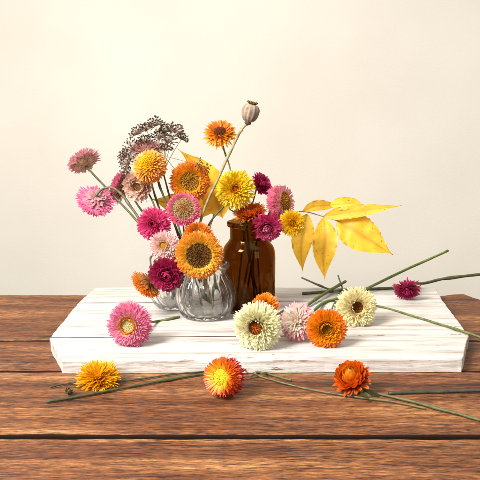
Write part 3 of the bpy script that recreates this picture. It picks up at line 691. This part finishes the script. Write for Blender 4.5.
# small sprig across the yellow leaf
US = W(164, 156, .965)
sp = empty('seed_sprig', US, 'small sprig of black seeds crossing in front of the yellow leaf', 'seed head')
mb = MB(); E = W(197, 164.5, .95); E2 = W(205, 168, .95)
tube(mb, [W(180, 190, .97), W(176, 172, .965), US], .4*ku, .35*ku, DK1, DK1, 4, 5)
tube(mb, [US, W(180, 160, .96), E], .35*ku, .3*ku, DK1, DK1, 4, 5); tube(mb, [W(176, 172, .965), W(184, 163, .96), W(193, 166, .955)], .35*ku, .3*ku, DK1, DK1, 4, 5)
tube(mb, [W(180, 190, .97), W(184, 215, .965), W(189, 245, .95)] + [J1p(52, -13, 8), J1p(10, -8, 3)], .5*ku, .8*ku, DK1, lin((100, 92, 60)), 6, 6)
mb.build('stalk', M_DRY, sp)
umbellet(sp, E, 6*ku, 14, US, sp); umbellet(sp, E2, 5*ku, 12, US, sp)

# ------------------------------------------------------------------ leaves
def leaflet(parent, mid, halfw, sag=0.0, tip=True, seed=0, cupv=.25, blunt=False, tone=1.0, tw=None):
    """mid: 3-D midrib points; halfw in metres; blade lies roughly facing the viewer"""
    P = catmull([Vector(p) for p in mid], 10); n = len(P); NV = 8
    vs = []; cs = []; fs = []
    for i, p in enumerate(P):
        u = i/(n-1); t = (P[min(i+1, n-1)]-P[max(i-1, 0)]).normalized()
        nrm = Vector((.0, -.92, .38)) if tw is None else Vector(tw[0]).lerp(Vector(tw[1]), u)
        side = t.cross(nrm).normalized(); nn = side.cross(t)
        w = halfw*(sin(pi*min(1, u**.82))**.95 if not blunt else sin(pi*min(.80, u*.8)**.8)**.7)
        w *= 1-u**7
        if u > .98: w = halfw*.01
        if u < .02: w = halfw*.03
        for j in range(NV+1):
            v = j/NV*2-1
            ww = w*(1+.035*sin(u*80+v*2+seed)*abs(v)) 
            fold = abs(v)*w*cupv
            rip = .10*w*sin(u*34 - abs(v)*5 + seed)*abs(v)*.5 + halfw*.14*noise.noise(Vector((u*4, v*1.5, seed)))
            vs.append(p+side*v*ww+nn*(fold+rip))
            vein = abs(v) < .06 or (abs(((u*9 - abs(v)*.8) % 1)-.5) < .09 and abs(v) < .92)
            c = mix(lin((240, 190, 56)), lin((232, 176, 42)), .5+.5*noise.noise(Vector((u*5, v*2, seed+3))))
            c = tuple(x*tone for x in c)
            if abs(v) < .06: c = mix(c, lin((170, 124, 40)), .6)
            elif vein: c = mix(c, lin((216, 166, 52)), .45)
            if u > .97 or (abs(v) > .99 and noise.noise(Vector((u*12, v, seed))) > .15): c = mix(c, lin((110, 70, 30)), .7)
            cs.append(c)
    for i in range(n-1):
        for j in range(NV): a = i*(NV+1)+j; fs.append((a, a+1, a+NV+2, a+NV+1))
    mb = MB(); mb.add(vs, fs, cs); return mb.build('leaflet', M_LEAF, parent)
YL = 1.0; kl = px2m(1, W(330, 220, YL))
lf = empty('compound_leaf', W(303, 211, YL), 'yellow compound autumn leaf with hanging leaflets reaching right from the bottle', 'leaf', 'yellow compound leaves')
mb = MB()
tube(mb, [Bp(10, 6, 14), Bp(60, 5, 12), Bp(87, 10, 8)] + via((285, 214, .985), (303, 211.5, .995), (325, 217, 1.0), (341, 222, 1.0)), 1.0*kl, .55*kl, lin((120, 100, 50)), lin((168, 130, 54)), 8, 6)
mb.build('rachis', M_STEM, lf)
leaflet(lf, via((302, 212, .995), (314, 206.5, 1.0), (328, 205.5, 1.01), (338, 206, 1.015)), 5.5*kl, seed=1, tone=.86)
leaflet(lf, via((330, 204.5, 1.01), (340, 204, 1.0), (354, 203.5, .995), (367.5, 209, .99)), 6.6*kl, seed=2, blunt=False, tone=1.2, tw=((0, -.9, .5), (0, -.9, -.1)))
leaflet(lf, via((323, 217, 1.0), (342, 213.5, .995), (372, 209.5, .985), (402, 205.5, .975)), 6.8*kl, seed=3, tone=1.0)
leaflet(lf, via((337, 220.5, 1.0), (352, 229, .99), (372, 241.5, .98), (393, 255, .975)), 18*kl, seed=4, tone=1.0, cupv=.1)
leaflet(lf, via((324, 217.5, 1.0), (325, 237, .985), (323.5, 258, .98), (325, 281, .985)), 12.2*kl, seed=5, tone=1.02)
leaflet(lf, via((307, 214, 1.0), (303.5, 230, .99), (301, 250, .985), (303, 273, .985)), 11.0*kl, seed=6, tone=1.0)
lg = empty('compound_leaf', W(214, 216, 1.0), 'broad yellow leaf standing in the bouquet behind the poppy stem', 'leaf', 'yellow compound leaves')
mb = MB(); tube(mb, [J1p(10, 3, 12), J1p(50, 4, 10)] + via((207, 240, .965), (213, 218, .985), (214, 205, 1.0)), .9*kl, .6*kl, lin((120, 100, 50)), lin((168, 130, 54)), 8, 6)
mb.build('rachis', M_STEM, lg)
leaflet(lg, via((219, 214, 1.0), (216, 195, 1.0), (202, 171, 1.0), (177.5, 148.5, 1.0)), 14.5*kl, seed=11, tone=1.15)
leaflet(lg, via((213, 212, 1.01), (193, 207, 1.01), (172, 204, 1.0), (150.5, 199, .99)), 14.5*kl, seed=12, tone=1.1)
leaflet(lg, via((208, 180, 1.005), (215, 197, .995), (220, 210, .99), (223, 219, .985)), 14*kl, seed=13, tone=1.2)

# ------------------------------------------------------------------ light
w = bpy.data.worlds.new('World'); scene.world = w; w.use_nodes = True
nt = w.node_tree; bg = nt.nodes['Background']
tc = nt.nodes.new('ShaderNodeTexCoord'); dt = nt.nodes.new('ShaderNodeVectorMath'); dt.operation = 'DOT_PRODUCT'
dt.inputs[1].default_value = Vector((-.62, -.25, .74)).normalized()
nt.links.new(tc.outputs['Generated'], dt.inputs[0])
rp = ramp(nt, [(0.0, (.30, .285, .26)), (0.30, (.45, .43, .40)), (0.50, (.90, .88, .85)), (.85, (1.3, 1.28, 1.25))])
nt.links.new(dt.outputs['Value'], rp.inputs[0]); nt.links.new(rp.outputs[0], bg.inputs[0]); bg.inputs[1].default_value = .80
def area(name, loc, target, size, power, col, sy=None, spread=180):
    l = bpy.data.lights.new(name, 'AREA'); l.shape = 'RECTANGLE'; l.size = size; l.size_y = sy or size; l.energy = power; l.color = col; l.spread = radians(spread)
    o = bpy.data.objects.new(name, l); C.objects.link(o); o.location = loc
    o.rotation_euler = (Vector(target)-Vector(loc)).to_track_quat('-Z', 'Y').to_euler(); return o
area('window_light', (-.95, -.05, 1.22), (0, .95, .1), .55, 21.5, (1, .975, .95), .75, 95)
area('soft_fill', (.9, -.3, .6), (0, .95, .1), .5, 4.5, (1, .95, .89), .9)
area('backdrop_light', (.85, .35, 2.3), (.7, 1.55, .35), 1.2, 8.6, (1, .985, .95))  # added lamp out of view, only to brighten the wall

scene.view_settings.view_transform = 'Standard'; scene.view_settings.look = 'None'; scene.view_settings.exposure = 0
scene.cycles.use_denoising = True
scene.cycles.max_bounces = 14; scene.cycles.transmission_bounces = 12; scene.cycles.transparent_max_bounces = 16
scene.cycles.caustics_refractive = True; scene.cycles.sample_clamp_indirect = 4
for o in scene.objects:
    if '_o' in o: del o['_o']
